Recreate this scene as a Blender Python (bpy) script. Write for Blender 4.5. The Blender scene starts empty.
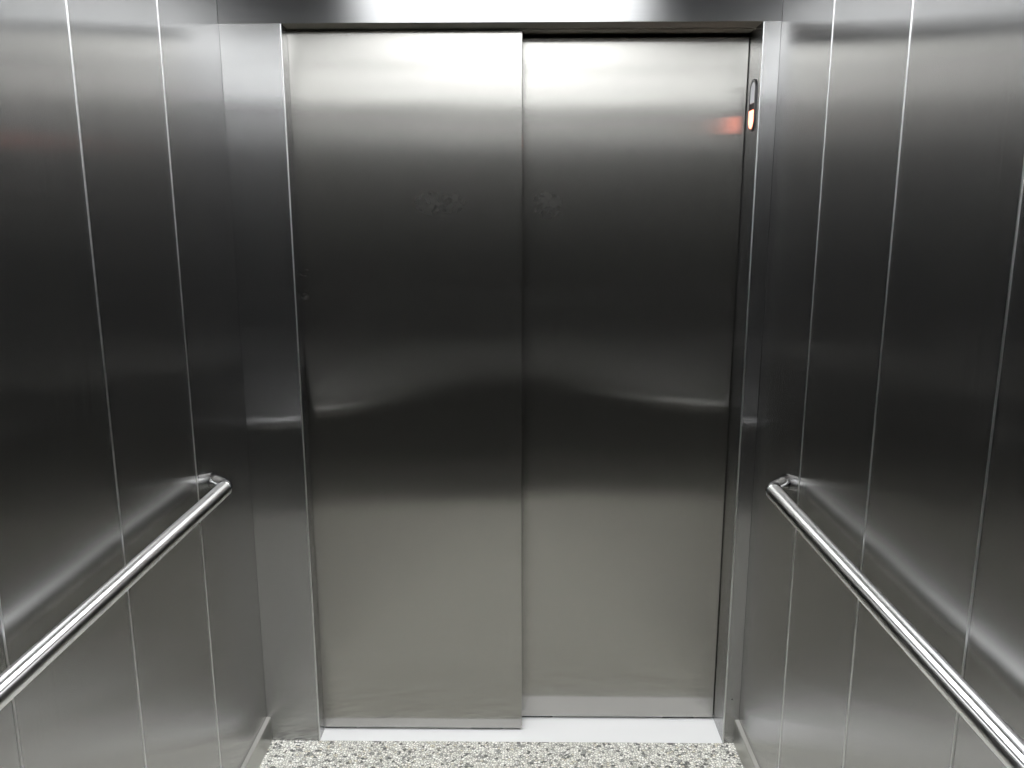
import bpy, bmesh, math
from mathutils import Vector, Matrix

sc = bpy.context.scene
C = sc.collection

# ------------------------------------------------------------------ sizes (metres, floor at z = 0)
H_CAM = 1.582
XL, XR = -0.784, 0.664          # side walls
YF, YB = 2.219, -0.50          # front return plane, rear wall
JL, JR = -0.6232, 0.6185        # door opening
ZH = 2.0754                     # underside of header
ZC = 2.235                      # ceiling
Y1, Y2 = 2.278, 2.341           # front faces of the two door panels
T_DOOR = 0.036
PITCH = 0.3707                  # wall panel width
XC = (XL + XR) / 2

# ------------------------------------------------------------------ materials
def nodes(name):
    m = bpy.data.materials.new(name); m.use_nodes = True
    nt = m.node_tree
    return m, nt, nt.nodes, nt.links, nt.nodes['Principled BSDF']

def steel(name, col, ax, ay, grain='V', wave=0.0, wscale=(2.0, 2.0, 7.0), haze=0.0, smudges=()):
    """stainless steel: ax, ay = spread of the reflection across and along the brushing.
    grain V = brushed vertically, H = horizontally, Y = turned round a tube lying along the car, N = none"""
    m, nt, N, L, B = nodes(name)
    out = N['Material Output']; N.remove(B)
    G = N.new('ShaderNodeBsdfAnisotropic'); G.distribution = 'BECKMANN'
    L.new(G.outputs[0], out.inputs['Surface'])
    G.inputs['Color'].default_value = (*col, 1)
    q = math.sqrt(ay / ax)                    # 1 + a
    a = q - 1; rho = math.sqrt(ax * ay); r = math.sqrt(rho)
    G.inputs['Roughness'].default_value = r
    G.inputs['Anisotropy'].default_value = a
    tc = N.new('ShaderNodeTexCoord'); geo = N.new('ShaderNodeNewGeometry')
    if grain in 'VH':
        cr = N.new('ShaderNodeVectorMath'); cr.operation = 'CROSS_PRODUCT'
        L.new(geo.outputs['True Normal'], cr.inputs[0]); cr.inputs[1].default_value = (0, 0, 1)
        src = cr
        if grain == 'H':
            c2 = N.new('ShaderNodeVectorMath'); c2.operation = 'CROSS_PRODUCT'
            L.new(geo.outputs['True Normal'], c2.inputs[0]); L.new(cr.outputs[0], c2.inputs[1])
            src = c2
        L.new(src.outputs[0], G.inputs['Tangent'])
    elif grain == 'Y':
        c = N.new('ShaderNodeCombineXYZ'); c.inputs[1].default_value = 1
        L.new(c.outputs[0], G.inputs['Tangent'])
    # fine brushing: faint streaks in the tone along the grain
    mp = N.new('ShaderNodeMapping'); L.new(tc.outputs['Object'], mp.inputs[0])
    mp.inputs['Scale'].default_value = {'V': (500, 500, 2.0), 'H': (2.0, 500, 500)}.get(grain, (300, 300, 300))
    nz = N.new('ShaderNodeTexNoise'); nz.inputs['Scale'].default_value = 1; nz.inputs['Detail'].default_value = 2
    L.new(mp.outputs[0], nz.inputs['Vector'])
    mr = N.new('ShaderNodeMapRange'); mr.inputs['To Min'].default_value = .965; mr.inputs['To Max'].default_value = 1.035
    L.new(nz.outputs['Fac'], mr.inputs['Value'])
    vm = N.new('ShaderNodeVectorMath'); vm.operation = 'SCALE'; vm.inputs[0].default_value = col
    L.new(mr.outputs[0], vm.inputs['Scale'])
    # metals reflect more at a glancing angle
    lw = N.new('ShaderNodeLayerWeight'); lw.inputs['Blend'].default_value = 0.5
    pw = N.new('ShaderNodeMath'); pw.operation = 'POWER'; pw.inputs[1].default_value = 5.0
    L.new(lw.outputs['Facing'], pw.inputs[0])
    fm = N.new('ShaderNodeMix'); fm.data_type = 'RGBA'
    L.new(pw.outputs[0], fm.inputs['Factor']); L.new(vm.outputs[0], fm.inputs['A']); fm.inputs['B'].default_value = (.92, .92, .92, 1)
    tone = fm.outputs['Result']; L.new(tone, G.inputs['Color'])
    if wave > 0:
        mp2 = N.new('ShaderNodeMapping'); L.new(tc.outputs['Object'], mp2.inputs[0])
        mp2.inputs['Scale'].default_value = wscale
        n2 = N.new('ShaderNodeTexNoise'); n2.inputs['Scale'].default_value = 1; n2.inputs['Detail'].default_value = 1
        L.new(mp2.outputs[0], n2.inputs['Vector'])
        bp = N.new('ShaderNodeBump'); bp.inputs['Strength'].default_value = 1.0
        bp.inputs['Distance'].default_value = wave
        L.new(n2.outputs['Fac'], bp.inputs['Height']); L.new(bp.outputs[0], G.inputs['Normal'])
    if haze > 0:
        # the scratched, fingered skin of the sheet adds a faint broad haze round the sharp brushed reflection
        H = N.new('ShaderNodeBsdfAnisotropic'); H.distribution = 'GGX'
        H.inputs['Roughness'].default_value = 0.38; H.inputs['Anisotropy'].default_value = -0.4
        L.new(tone, H.inputs['Color'])
        if G.inputs['Tangent'].links: L.new(G.inputs['Tangent'].links[0].from_socket, H.inputs['Tangent'])
        mx = N.new('ShaderNodeMixShader'); mx.inputs[0].default_value = haze
        if smudges:
            # greasy finger marks: patches where the haze is stronger
            acc = None
            nf = N.new('ShaderNodeTexNoise'); nf.inputs['Scale'].default_value = 55; nf.inputs['Detail'].default_value = 4
            L.new(geo.outputs['Position'], nf.inputs['Vector'])
            for (cx, cy, cz, rx, rz, st) in smudges:
                sb = N.new('ShaderNodeVectorMath'); sb.operation = 'SUBTRACT'; sb.inputs[1].default_value = (cx, cy, cz)
                L.new(geo.outputs['Position'], sb.inputs[0])
                ml = N.new('ShaderNodeVectorMath'); ml.operation = 'MULTIPLY'; ml.inputs[1].default_value = (1 / rx, 10, 1 / rz)
                L.new(sb.outputs[0], ml.inputs[0])
                ln = N.new('ShaderNodeVectorMath'); ln.operation = 'LENGTH'; L.new(ml.outputs[0], ln.inputs[0])
                m1 = N.new('ShaderNodeMapRange'); m1.inputs['From Min'].default_value = 0; m1.inputs['From Max'].default_value = 1
                m1.inputs['To Min'].default_value = st; m1.inputs['To Max'].default_value = 0
                L.new(ln.outputs['Value'], m1.inputs['Value'])
                if acc is None: acc = m1.outputs[0]
                else:
                    ad = N.new('ShaderNodeMath'); ad.operation = 'ADD'; L.new(acc, ad.inputs[0]); L.new(m1.outputs[0], ad.inputs[1]); acc = ad.outputs[0]
            th = N.new('ShaderNodeMapRange'); th.inputs['From Min'].default_value = .5; th.inputs['From Max'].default_value = .62
            L.new(nf.outputs['Fac'], th.inputs['Value'])
            mu = N.new('ShaderNodeMath'); mu.operation = 'MULTIPLY_ADD'; mu.use_clamp = True
            L.new(acc, mu.inputs[0]); L.new(th.outputs[0], mu.inputs[1]); mu.inputs[2].default_value = haze
            L.new(mu.outputs[0], mx.inputs[0])
        L.new(G.outputs[0], mx.inputs[1]); L.new(H.outputs[0], mx.inputs[2]); L.new(mx.outputs[0], out.inputs['Surface'])
    return m

STEEL = (0.338, 0.331, 0.311)
AX, AY = 0.24, 0.010
M_wall = steel('brushed_steel_wall', (0.43, 0.428, 0.424), 0.19, .010, 'V', wave=0.0002, haze=.25)
M_door = steel('brushed_steel_door', STEEL, AX, AY, 'V', wave=0.0003, haze=.25, smudges=[
    (-.228, 2.278, 1.622, .070, .035, .11), (.072, 2.341, 1.622, .040, .040, .09),
    (-.609, 2.278, 1.433, .018, .010, .9), (-.612, 2.278, 1.366, .012, .010, .5)])
M_ret = steel('brushed_steel_return', (0.355, 0.354, 0.352), AX, AY, 'V', wave=0.0001, haze=.25)
M_head = steel('brushed_steel_header', (0.34, 0.34, 0.34), .20, .12, 'H')
M_strip = steel('satin_joint_strip', (0.62, 0.62, 0.62), 0.15, 0.15, 'N')
M_rail = steel('polished_rail_steel', (0.75, 0.75, 0.75), 0.5, 0.02, 'Y')
M_elbow = steel('polished_elbow_steel', (0.70, 0.70, 0.70), 0.02, 0.02, 'N')
M_rear = steel('rear_wall_steel', (0.36, 0.36, 0.36), AX, AY, 'V')
M_base = steel('baseboard_steel', (0.40, 0.40, 0.38), 0.12, 0.12, 'N')
M_ceil = steel('ceiling_steel', (0.09, 0.09, 0.09), 0.16, 0.16, 'N')

def plain(name, col, rough=0.5, metallic=0.0, emit=None, strength=0.0):
    m, nt, N, L, B = nodes(name)
    B.inputs['Base Color'].default_value = (*col, 1)
    B.inputs['Roughness'].default_value = rough
    B.inputs['Metallic'].default_value = metallic
    if emit:
        B.inputs['Emission Color'].default_value = (*emit, 1)
        B.inputs['Emission Strength'].default_value = strength
    nz = N.new('ShaderNodeTexNoise'); nz.inputs['Scale'].default_value = 60
    mr = N.new('ShaderNodeMapRange'); mr.inputs['To Min'].default_value = max(0.02, rough - .04); mr.inputs['To Max'].default_value = rough + .04
    L.new(nz.outputs['Fac'], mr.inputs['Value']); L.new(mr.outputs[0], B.inputs['Roughness'])
    return m

M_rear_low = plain('added_rear_black', (0.012, 0.012, 0.013), 0.5)  # invented black finish behind the camera, darkens what the steel reflects
M_sill = plain('aluminium_sill', (0.86, 0.86, 0.86), 0.45, 0.25)
M_soffit = plain('satin_soffit', (0.34, 0.32, 0.28), 0.4, 0.3)
M_edge = plain('satin_skirting_cap', (0.40, 0.39, 0.36), 0.45, 0.4)
M_dark = plain('dark_gap', (0.012, 0.012, 0.013), 0.6)
M_rubber = plain('black_bezel', (0.03, 0.03, 0.032), 0.35)
M_lens_off = plain('grey_lens', (0.62, 0.63, 0.67), 0.3)
M_lens_on = plain('red_lit_lens', (0.9, 0.25, 0.12), 0.4, emit=(1.0, 0.24, 0.15), strength=4.5)
M_lamp = plain('lamp_diffuser', (0.9, 0.9, 0.9), 0.5, emit=(0.96, 0.98, 1.0), strength=6.5)

def granite():
    m, nt, N, L, B = nodes('speckled_stone_floor')
    tc = N.new('ShaderNodeTexCoord')
    # slightly warped coordinates make irregular chips
    nz = N.new('ShaderNodeTexNoise'); nz.inputs['Scale'].default_value = 90; nz.inputs['Detail'].default_value = 2
    L.new(tc.outputs['Object'], nz.inputs['Vector'])
    ad = N.new('ShaderNodeVectorMath'); ad.operation = 'MULTIPLY_ADD'
    L.new(nz.outputs['Color'], ad.inputs[0]); ad.inputs[1].default_value = (.008, .008, .008)
    L.new(tc.outputs['Object'], ad.inputs[2])
    v = N.new('ShaderNodeTexVoronoi'); v.inputs['Scale'].default_value = 125; v.inputs['Randomness'].default_value = 1.0
    L.new(ad.outputs[0], v.inputs['Vector'])
    sep = N.new('ShaderNodeSeparateColor'); L.new(v.outputs['Color'], sep.inputs[0])
    cr = N.new('ShaderNodeValToRGB'); cr.color_ramp.interpolation = 'CONSTANT'
    e = cr.color_ramp.elements
    stops = [(0.0, (.14, .14, .13)), (.05, (.32, .32, .30)), (.13, (.54, .53, .48)), (.24, (.74, .73, .66)),
             (.50, (.86, .84, .77)), (.76, (.93, .92, .86)), (.96, (.68, .64, .52))]
    e[0].position, e[0].color = 0.0, (*stops[0][1], 1)
    e[1].position, e[1].color = stops[1][0], (*stops[1][1], 1)
    for p, c in stops[2:]:
        x = e.new(p); x.color = (*c, 1)
    L.new(sep.outputs[0], cr.inputs[0])
    v2 = N.new('ShaderNodeTexVoronoi'); v2.feature = 'DISTANCE_TO_EDGE'; v2.inputs['Scale'].default_value = 125
    L.new(ad.outputs[0], v2.inputs['Vector'])
    mr = N.new('ShaderNodeMapRange'); mr.inputs['From Max'].default_value = .20; mr.inputs['To Min'].default_value = .28
    L.new(v2.outputs['Distance'], mr.inputs['Value'])
    mx = N.new('ShaderNodeVectorMath'); mx.operation = 'MULTIPLY'
    L.new(cr.outputs[0], mx.inputs[0]); L.new(mr.outputs[0], mx.inputs[1])
    L.new(mx.outputs[0], B.inputs['Base Color'])
    B.inputs['Roughness'].default_value = 0.45
    return m
M_floor = granite()

# ------------------------------------------------------------------ mesh helpers
def add_box(bm, x0, x1, y0, y1, z0, z1, bevel=0.0, seg=2):
    r = bmesh.ops.create_cube(bm, size=1)
    vs = r['verts']
    bmesh.ops.scale(bm, vec=(x1 - x0, y1 - y0, z1 - z0), verts=vs)
    bmesh.ops.translate(bm, vec=((x0 + x1) / 2, (y0 + y1) / 2, (z0 + z1) / 2), verts=vs)
    if bevel:
        es = list({e for v in vs for e in v.link_edges})
        bmesh.ops.bevel(bm, geom=es, offset=bevel, segments=seg, affect='EDGES', profile=0.5)

def add_prism(bm, pts, axis, a0, a1):
    """extrude the 2-D outline pts along an axis; pts are the other two coordinates in x,y,z order"""
    def P(p, a):
        return {'x': (a, p[0], p[1]), 'y': (p[0], a, p[1]), 'z': (p[0], p[1], a)}[axis]
    A = [bm.verts.new(P(p, a0)) for p in pts]; Bv = [bm.verts.new(P(p, a1)) for p in pts]
    n = len(pts)
    bm.faces.new(A); bm.faces.new(Bv[::-1])
    for i in range(n):
        bm.faces.new((A[i], Bv[i], Bv[(i + 1) % n], A[(i + 1) % n]))
    bmesh.ops.recalc_face_normals(bm, faces=bm.faces)

def obj(name, bm, mat, parent=None, smooth=False):
    me = bpy.data.meshes.new(name); bm.to_mesh(me); bm.free()
    if smooth:
        for p in me.polygons: p.use_smooth = True
    me.materials.append(mat)
    o = bpy.data.objects.new(name, me); C.objects.link(o)
    if parent: o.parent = parent
    return o

def struct(o, label, cat):
    o['kind'] = 'structure'; o['label'] = label; o['category'] = cat
    return o

def empty(name, label, cat, loc=(0, 0, 0), group=None, kind=None):
    o = bpy.data.objects.new(name, None); C.objects.link(o); o.location = loc
    o.empty_display_size = 0.1
    o['label'] = label; o['category'] = cat
    if group: o['group'] = group
    if kind: o['kind'] = kind
    return o

def box(name, x0, x1, y0, y1, z0, z1, mat, parent=None, bevel=0.0, seg=2):
    bm = bmesh.new()
    add_box(bm, x0, x1, y0, y1, z0, z1, bevel, seg)
    o = obj(name, bm, mat, parent)
    return o

# ------------------------------------------------------------------ floor, ceiling
floor = box('floor', XL - .03, XR + .03, YB - .03, YF, -0.05, 0, M_floor)
struct(floor, 'pale speckled stone floor of the elevator car', 'floor')

# ceiling: steel slab with an opening for the long light panel
LW = 0.42                      # half width of the luminous field
LY0, LY1 = YB + 0.12, YF - 0.14
bm = bmesh.new()
add_box(bm, XL - .03, XC - LW, YB - .03, YF + .02, ZC, ZC + .04)
add_box(bm, XC + LW, XR + .03, YB - .03, YF + .02, ZC, ZC + .04)
add_box(bm, XC - LW, XC + LW, YB - .03, LY0, ZC, ZC + .04)
add_box(bm, XC - LW, XC + LW, LY1, YF + .02, ZC, ZC + .04)
add_box(bm, XC - LW, XC + LW, LY0, LY1, ZC + .03, ZC + .04)
ceil = obj('ceiling', bm, M_ceil)
struct(ceil, 'brushed steel car ceiling around the light panels', 'ceiling')

NL = 4
seg_len = (LY1 - LY0) / NL
names = ['nearest the sliding doors', 'second from the doors', 'second from the rear wall', 'nearest the rear wall']
for i in range(NL):
    y1 = LY1 - i * seg_len - .012; y0 = LY1 - (i + 1) * seg_len + .012
    t = empty('ceiling_light', 'white glowing ceiling light panel ' + names[i], 'ceiling light', (XC, (y0 + y1) / 2, ZC), 'ceiling light panels')
    w = LW - .013
    hy = (y1 - y0) / 2
    bm = bmesh.new()
    add_box(bm, -w, w, -hy, hy, 0.004, 0.016, .001)
    obj('diffuser', bm, M_lamp, t)
    bm = bmesh.new()
    add_box(bm, -w - .010, -w, -hy - .010, hy + .010, -0.002, 0.028)
    add_box(bm, w, w + .010, -hy - .010, hy + .010, -0.002, 0.028)
    add_box(bm, -w, w, -hy - .010, -hy, -0.002, 0.028)
    add_box(bm, -w, w, hy, hy + .010, -0.002, 0.028)
    obj('frame', bm, M_ceil, t)

# ------------------------------------------------------------------ side walls
def side_wall(side):
    s = -1 if side == 'left' else 1
    X = XL if side == 'left' else XR
    bx = sorted((X + s * .022, X + s * .05))
    w = box('wall_' + side, bx[0], bx[1], YB - .03, YF + .02, 0, ZC, M_dark)
    struct(w, 'brushed steel %s wall of upright panels' % side, 'wall')
    ys = [YF] + [YF - PITCH * (k + 1) + .0045 for k in range(7)] + [YB]
    for k in range(len(ys) - 1):
        y1, y0 = ys[k], ys[k + 1]
        a = y0 + (.0015 if k < len(ys) - 2 else 0); b = y1 - (.0015 if k else 0)
        px = sorted((X, X + s * .021))
        bm = bmesh.new(); add_box(bm, px[0], px[1], a, b, .012, ZC - .001, .0006, 1)
        obj('wall_panel', bm, M_wall, w)
    for y in ys[1:-1]:
        # half-round bead that covers the joint
        pts = []
        for j in range(9):
            an = math.pi * j / 8
            pts.append((X - s * .0018 * math.sin(an), y + .0026 * math.cos(an)))
        pts += [(X + s * .015, y - .0012), (X + s * .015, y + .0012)]
        bm = bmesh.new(); add_prism(bm, pts, 'z', .014, ZC - .002)
        obj('joint_strip', bm, M_strip, w)
    return w
WL = side_wall('left'); WR = side_wall('right')

def baseboard(side):
    s = 1 if side == 'left' else -1
    X = XL if side == 'left' else XR
    h, t = .081, .012
    pts = [(X, 0), (X + s * t, 0), (X + s * t, h - .0062), (X, h - .0062)]
    bm = bmesh.new(); add_prism(bm, pts, 'y', YB + .002, YF - .0005)
    o = obj('baseboard_' + side, bm, M_base)
    bm = bmesh.new(); add_prism(bm, [(X + s * .0003, h + .0004), (X + s * (t - .0012), h + .0004), (X + s * (t + .0008), h - .0012), (X + s * (t + .0008), h - .0060), (X + s * .0003, h - .0060)], 'y', YB + .002, YF - .0006)
    obj('top_edge', bm, M_edge, o)
    struct(o, 'low steel baseboard along the %s wall' % side, 'baseboard')
baseboard('left'); baseboard('right')

# ------------------------------------------------------------------ rear wall (behind the camera)
rear = box('wall_rear', XL - .03, XR + .03, YB - .05, YB - .022, 0, ZC, M_dark)
struct(rear, 'rear wall, brushed steel above with added dark panels below', 'wall')
n = 4
for k in range(n):
    a = XL + (XR - XL) * k / n + .0015; b = XL + (XR - XL) * (k + 1) / n - .0015
    bm = bmesh.new(); add_box(bm, a, b, YB - .021, YB, 1.153, ZC - .001, .0006, 1)
    obj('wall_panel', bm, M_rear, rear)
    bm = bmesh.new(); add_box(bm, a, b, YB - .021, YB, .012, 1.15, .0006, 1)
    obj('added_dark_panel', bm, M_rear_low, rear)  # dark lower half is made up, keeps the middle of the doors dark

# ------------------------------------------------------------------ front wall: returns, header, jambs
front = empty('wall_front', 'brushed steel front wall around the sliding doors', 'wall', (0, 0, 0), kind='structure')
def return_panel(name, outer, inner, depth):
    s = 1 if inner > outer else -1       # direction of the opening
    # L-shaped folded sheet: face + inner reveal, with a small rounded corner
    t = .004; r = .003
    pts = [(outer, YF), (inner - s * r, YF)]
    for j in range(1, 6):
        an = math.pi / 2 * j / 5
        pts.append((inner - s * r + s * r * math.sin(an), YF + r - r * math.cos(an)))
    pts += [(inner, YF + depth), (inner - s * t, YF + depth), (inner - s * t, YF + t + .001), (outer, YF + t + .001)]
    bm = bmesh.new(); add_prism(bm, pts, 'z', 0.0, ZH)
    return obj(name, bm, M_ret, front)
return_panel('return_panel', XL + .0005, JL, .056)
rj = return_panel('jamb_post', XR - .0005, JR, .150)
rj['label'] = 'narrow right jamb post carrying the red indicator'
# satin corner line on both outer corners of the opening
for s, X in ((-1, JL), (1, JR)):
    pts = []
    for j in range(9):
        an = math.pi * j / 8
        ca, sa = .0022 * math.cos(an), .0022 * math.sin(an)
        # half-round facing the car's diagonal
        d = math.radians(45)
        ux, uy = -s * math.cos(d), -math.sin(d)       # outward direction
        vx, vy = -uy, ux
        pts.append((X + s * .0012 + ux * sa + vx * ca, YF + .0012 + uy * sa + vy * ca))
    bm = bmesh.new(); add_prism(bm, pts, 'z', .001, ZH - .001)
    obj('corner_edge', bm, M_strip, front)
# header: front face, folded underside
bm = bmesh.new()
add_box(bm, XL + .0005, XR - .0005, YF - .0015, YF + .003, ZH, ZC - .001, .0006, 1)
obj('header_panel', bm, M_head, front)
bm = bmesh.new()
add_box(bm, JL - .02, JR + .02, YF + .003, Y2 + .06, ZH, ZH + .003)
add_box(bm, JL - .02, JR + .02, Y1 + .010, Y1 + .018, ZH - .004, ZH - .0001)
obj('soffit', bm, M_soffit, front)
# dark lining behind the doors (the shaft side)
bm = bmesh.new()
add_box(bm, JL - .16, JR + .16, Y2 + .07, Y2 + .08, -.05, ZH + .1)
add_box(bm, JL - .16, JL - .15, YF + .01, Y2 + .07, -.05, ZH + .1)
add_box(bm, JR + .15, JR + .16, YF + .01, Y2 + .07, -.05, ZH + .1)
add_box(bm, JL - .16, JR + .16, YF + .004, Y2 + .08, ZH + .1, ZH + .11)
obj('shaft_lining', bm, M_dark, front)

# tiny screw in the right jamb face
bm = bmesh.new()
bmesh.ops.create_cone(bm, cap_ends=True, segments=16, radius1=.0028, radius2=.0022, depth=.0016,
                      matrix=Matrix.Translation((JR + .021, YF - .0006, .150)) @ Matrix.Rotation(math.pi / 2, 4, 'X'))
sw = obj('screw', bm, M_rubber, front); sw['label'] = 'tiny dark screw head low on the jamb'

# ------------------------------------------------------------------ sill
sill = empty('door_sill', 'pale aluminium threshold strip under the sliding doors', 'door sill', (0, YF, 0))
bm = bmesh.new()
z = -.0005
tops = [(YF + .0015, Y2 + .006), (Y2 + .014, Y2 + .06)]
pts = [(YF + .0015, -.03)]
for a, b in tops:
    pts += [(a, z), (b, z)]
    if b < Y2 + .05: pts += [(b, -.012), (b + .008, -.012)]
pts.append((Y2 + .06, -.03))
bm2 = bmesh.new(); add_prism(bm2, pts, 'x', JL - .14, JR + .0)
o = obj('sill_plate', bm2, M_sill); o.parent = sill; o.location = (0, -YF, 0); bm.free()
bm = bmesh.new(); add_box(bm, JL, JR, YF - .0, YF + .0015, -.03, -.004)
o = obj('sill_joint', bm, M_dark); o.parent = sill; o.location = (0, -YF, 0)

# ------------------------------------------------------------------ sliding door panels
def door(n, x0, x1, y, zt, zb, label):
    t = empty('door_%d' % n, label, 'door', ((x0 + x1) / 2, y, 0), 'sliding elevator door panels')
    t['kind'] = 'structure'
    hw = (x1 - x0) / 2
    bm = bmesh.new(); add_box(bm, -hw, hw, 0, T_DOOR, zb, zt, .0022, 3)
    obj('door_panel', bm, M_door, t)
    bm = bmesh.new(); zs = .0002 if y == Y1 else -.010
    add_box(bm, -hw + .06, -hw + .16, .007, .0135, zs, zb - .001)
    add_box(bm, hw - .16, hw - .06, .007, .0135, zs, zb - .001)
    obj('guide_shoe', bm, M_dark, t)
    return t
XM1 = 0.001; XR2 = 0.6165
D1 = door(1, JL - .06, XM1, Y1, ZH - .0065, .006, 'nearer left sliding steel door panel overlapping the other')
D2 = door(2, XM1 - .06, XR2, Y2, ZH - .013, .006, 'farther right sliding steel door panel beside the red indicator')

# ------------------------------------------------------------------ indicator lamp in the jamb reveal
ind = empty('direction_indicator', 'small oval indicator with lit red lens in the right door jamb', 'indicator light',
            (JR, YF + .056, 1.877))
def stadium(bm, hw, hh, x0, x1, zc=0.0, n=10, cut=None, inner=None):
    def ring(hw, hh):
        p = []
        for j in range(n + 1):
            a = math.pi * j / n; p.append((hw * math.cos(a), zc + (hh - hw) + hw * math.sin(a)))
        for j in range(n + 1):
            a = math.pi + math.pi * j / n; p.append((hw * math.cos(a), zc - (hh - hw) + hw * math.sin(a)))
        return p
    o = ring(hw, hh)
    if inner is None:
        add_prism(bm, o, 'x', x0, x1); return
    i = ring(hw - inner, hh - inner); m = len(o)
    V = [[bm.verts.new((x, *p)) for p in r] for r, x in ((o, x0), (o, x1), (i, x0), (i, x1))]
    for k in range(m):
        q = (k + 1) % m
        for A, Bq in ((0, 1), (1, 3), (3, 2), (2, 0)):
            bm.faces.new((V[A][k], V[Bq][k], V[Bq][q], V[A][q]))
    bmesh.ops.recalc_face_normals(bm, faces=bm.faces)
bm = bmesh.new(); stadium(bm, .029, .067, -.0045, .0, inner=.006)
obj('bezel', bm, M_rubber, ind)
bm = bmesh.new(); stadium(bm, .0228, .0608, -.0012, -.0001)
obj('back_plate', bm, M_dark, ind)
def half_stadium(bm, hw, z0, z1, x0, x1, up, n=10):
    if up:
        p = [(hw, z0)] + [(hw * math.cos(math.pi * j / n), z1 - hw + hw * math.sin(math.pi * j / n)) for j in range(n + 1)] + [(-hw, z0)]
    else:
        p = [(-hw, z1)] + [(hw * math.cos(math.pi + math.pi * j / n), z0 + hw + hw * math.sin(math.pi + math.pi * j / n)) for j in range(n + 1)] + [(hw, z1)]
    add_prism(bm, p, 'x', x0, x1)
bm = bmesh.new(); half_stadium(bm, .0215, .006, .0595, -.0035, -.0013, True)
o = obj('lens', bm, M_lens_off, ind); o['label'] = 'unlit grey upper lens'
bm = bmesh.new(); half_stadium(bm, .0215, -.0595, -.013, -.0050, -.0013, False)
o = obj('lens', bm, M_lens_on, ind); o['label'] = 'lit red lower lens'

# ------------------------------------------------------------------ handrails
def tube(path, r, seg=24):
    bm = bmesh.new(); rings = []
    for i, p in enumerate(path):
        p = Vector(p)
        a = Vector(path[max(i - 1, 0)]); b = Vector(path[min(i + 1, len(path) - 1)])
        t = (b - a).normalized(); up = Vector((0, 0, 1)); sd = t.cross(up).normalized()
        rings.append([bm.verts.new(p + sd * r * math.cos(2 * math.pi * k / seg) + up * r * math.sin(2 * math.pi * k / seg)) for k in range(seg)])
    for A, Bq in zip(rings, rings[1:]):
        for k in range(seg):
            bm.faces.new((A[k], A[(k + 1) % seg], Bq[(k + 1) % seg], Bq[k]))
    bm.faces.new(rings[0][::-1]); bm.faces.new(rings[-1])
    bmesh.ops.recalc_face_normals(bm, faces=bm.faces)
    return bm
def handrail(side, yend):
    s = 1 if side == 'left' else -1
    X = XL if side == 'left' else XR
    zr = H_CAM - .646; off = .0573; r = .0185; br = .022
    ye, yb = yend, .335
    t = empty('handrail', 'polished steel tube handrail running along the %s wall' % side, 'handrail', (X, (ye + yb) / 2, zr), 'elevator handrails')
    hy = (ye - yb) / 2
    slant = 1.942 - ye                  # the end turns in diagonally to meet the wall
    def elbow(d):
        a = Vector((s * off, d * (hy - .020), 0)); k = Vector((s * off, d * hy, 0)); e = Vector((.0004 * s, d * (hy + slant), 0))
        u = (e - k).normalized(); b = k + u * .016
        p = []
        for q in range(9):
            w_ = q / 8
            p.append(a * (1 - w_) ** 2 + k * 2 * w_ * (1 - w_) + b * w_ ** 2)
        p.append((b + e) / 2); p.append(e)
        bm = tube(p, r)
        # cut the end flush with the wall
        bm.verts.ensure_lookup_table()
        for v in list(bm.verts)[-24:]:
            v.co += u * ((e.x - v.co.x) / u.x)
        return bm
    for d in (1, -1):
        obj('elbow', elbow(d), M_elbow, t, True)
    o = obj('rail', tube([(s * off, hy - .020, 0), (s * off, -hy + .020, 0)], r, 32), M_rail, t, True)
    return t
handrail('left', 1.888); handrail('right', 1.878)

# ------------------------------------------------------------------ unseen black slab added on the rear floor to darken its reflection
dark_slab = box('added_dark_slab', XL + .03, XR - .03, YB + .03, .20, .0005, .009, M_rear_low, bevel=.003)
dark_slab['label'] = 'added black slab out of view that darkens the reflected rear floor'; dark_slab['category'] = 'added dark slab'

# ------------------------------------------------------------------ camera
cam = bpy.data.cameras.new('camera'); co = bpy.data.objects.new('camera', cam); C.objects.link(co)
p, yw, rl = 0.2022, -0.0125, -0.0015
f = Vector((math.sin(yw) * math.cos(p), math.cos(yw) * math.cos(p), -math.sin(p)))
rt = Vector((math.cos(yw), -math.sin(yw), 0)); up = rt.cross(f)
r2 = rt * math.cos(rl) + up * math.sin(rl); u2 = up * math.cos(rl) - rt * math.sin(rl)
M = Matrix((( r2.x, u2.x, -f.x, 0), (r2.y, u2.y, -f.y, 0), (r2.z, u2.z, -f.z, H_CAM), (0, 0, 0, 1)))
co.matrix_world = M
cam.sensor_width = 36; cam.lens = 36 * 807.7 / 1024; cam.clip_start = 0.01
sc.camera = co

# ------------------------------------------------------------------ world and view
w = bpy.data.worlds.new('world'); sc.world = w; w.use_nodes = True
w.node_tree.nodes['Background'].inputs[0].default_value = (0, 0, 0, 1)
sc.view_settings.view_transform = 'Standard'
sc.view_settings.look = 'None'
sc.view_settings.gamma = 1
sc.view_settings.use_curve_mapping = False
sc.view_settings.exposure = 0.2
sc.cycles.max_bounces = 24
sc.cycles.glossy_bounces = 20
sc.cycles.diffuse_bounces = 6
sc.cycles.use_denoising = True
sc.cycles.sample_clamp_indirect = 0
sc.cycles.blur_glossy = 0.0
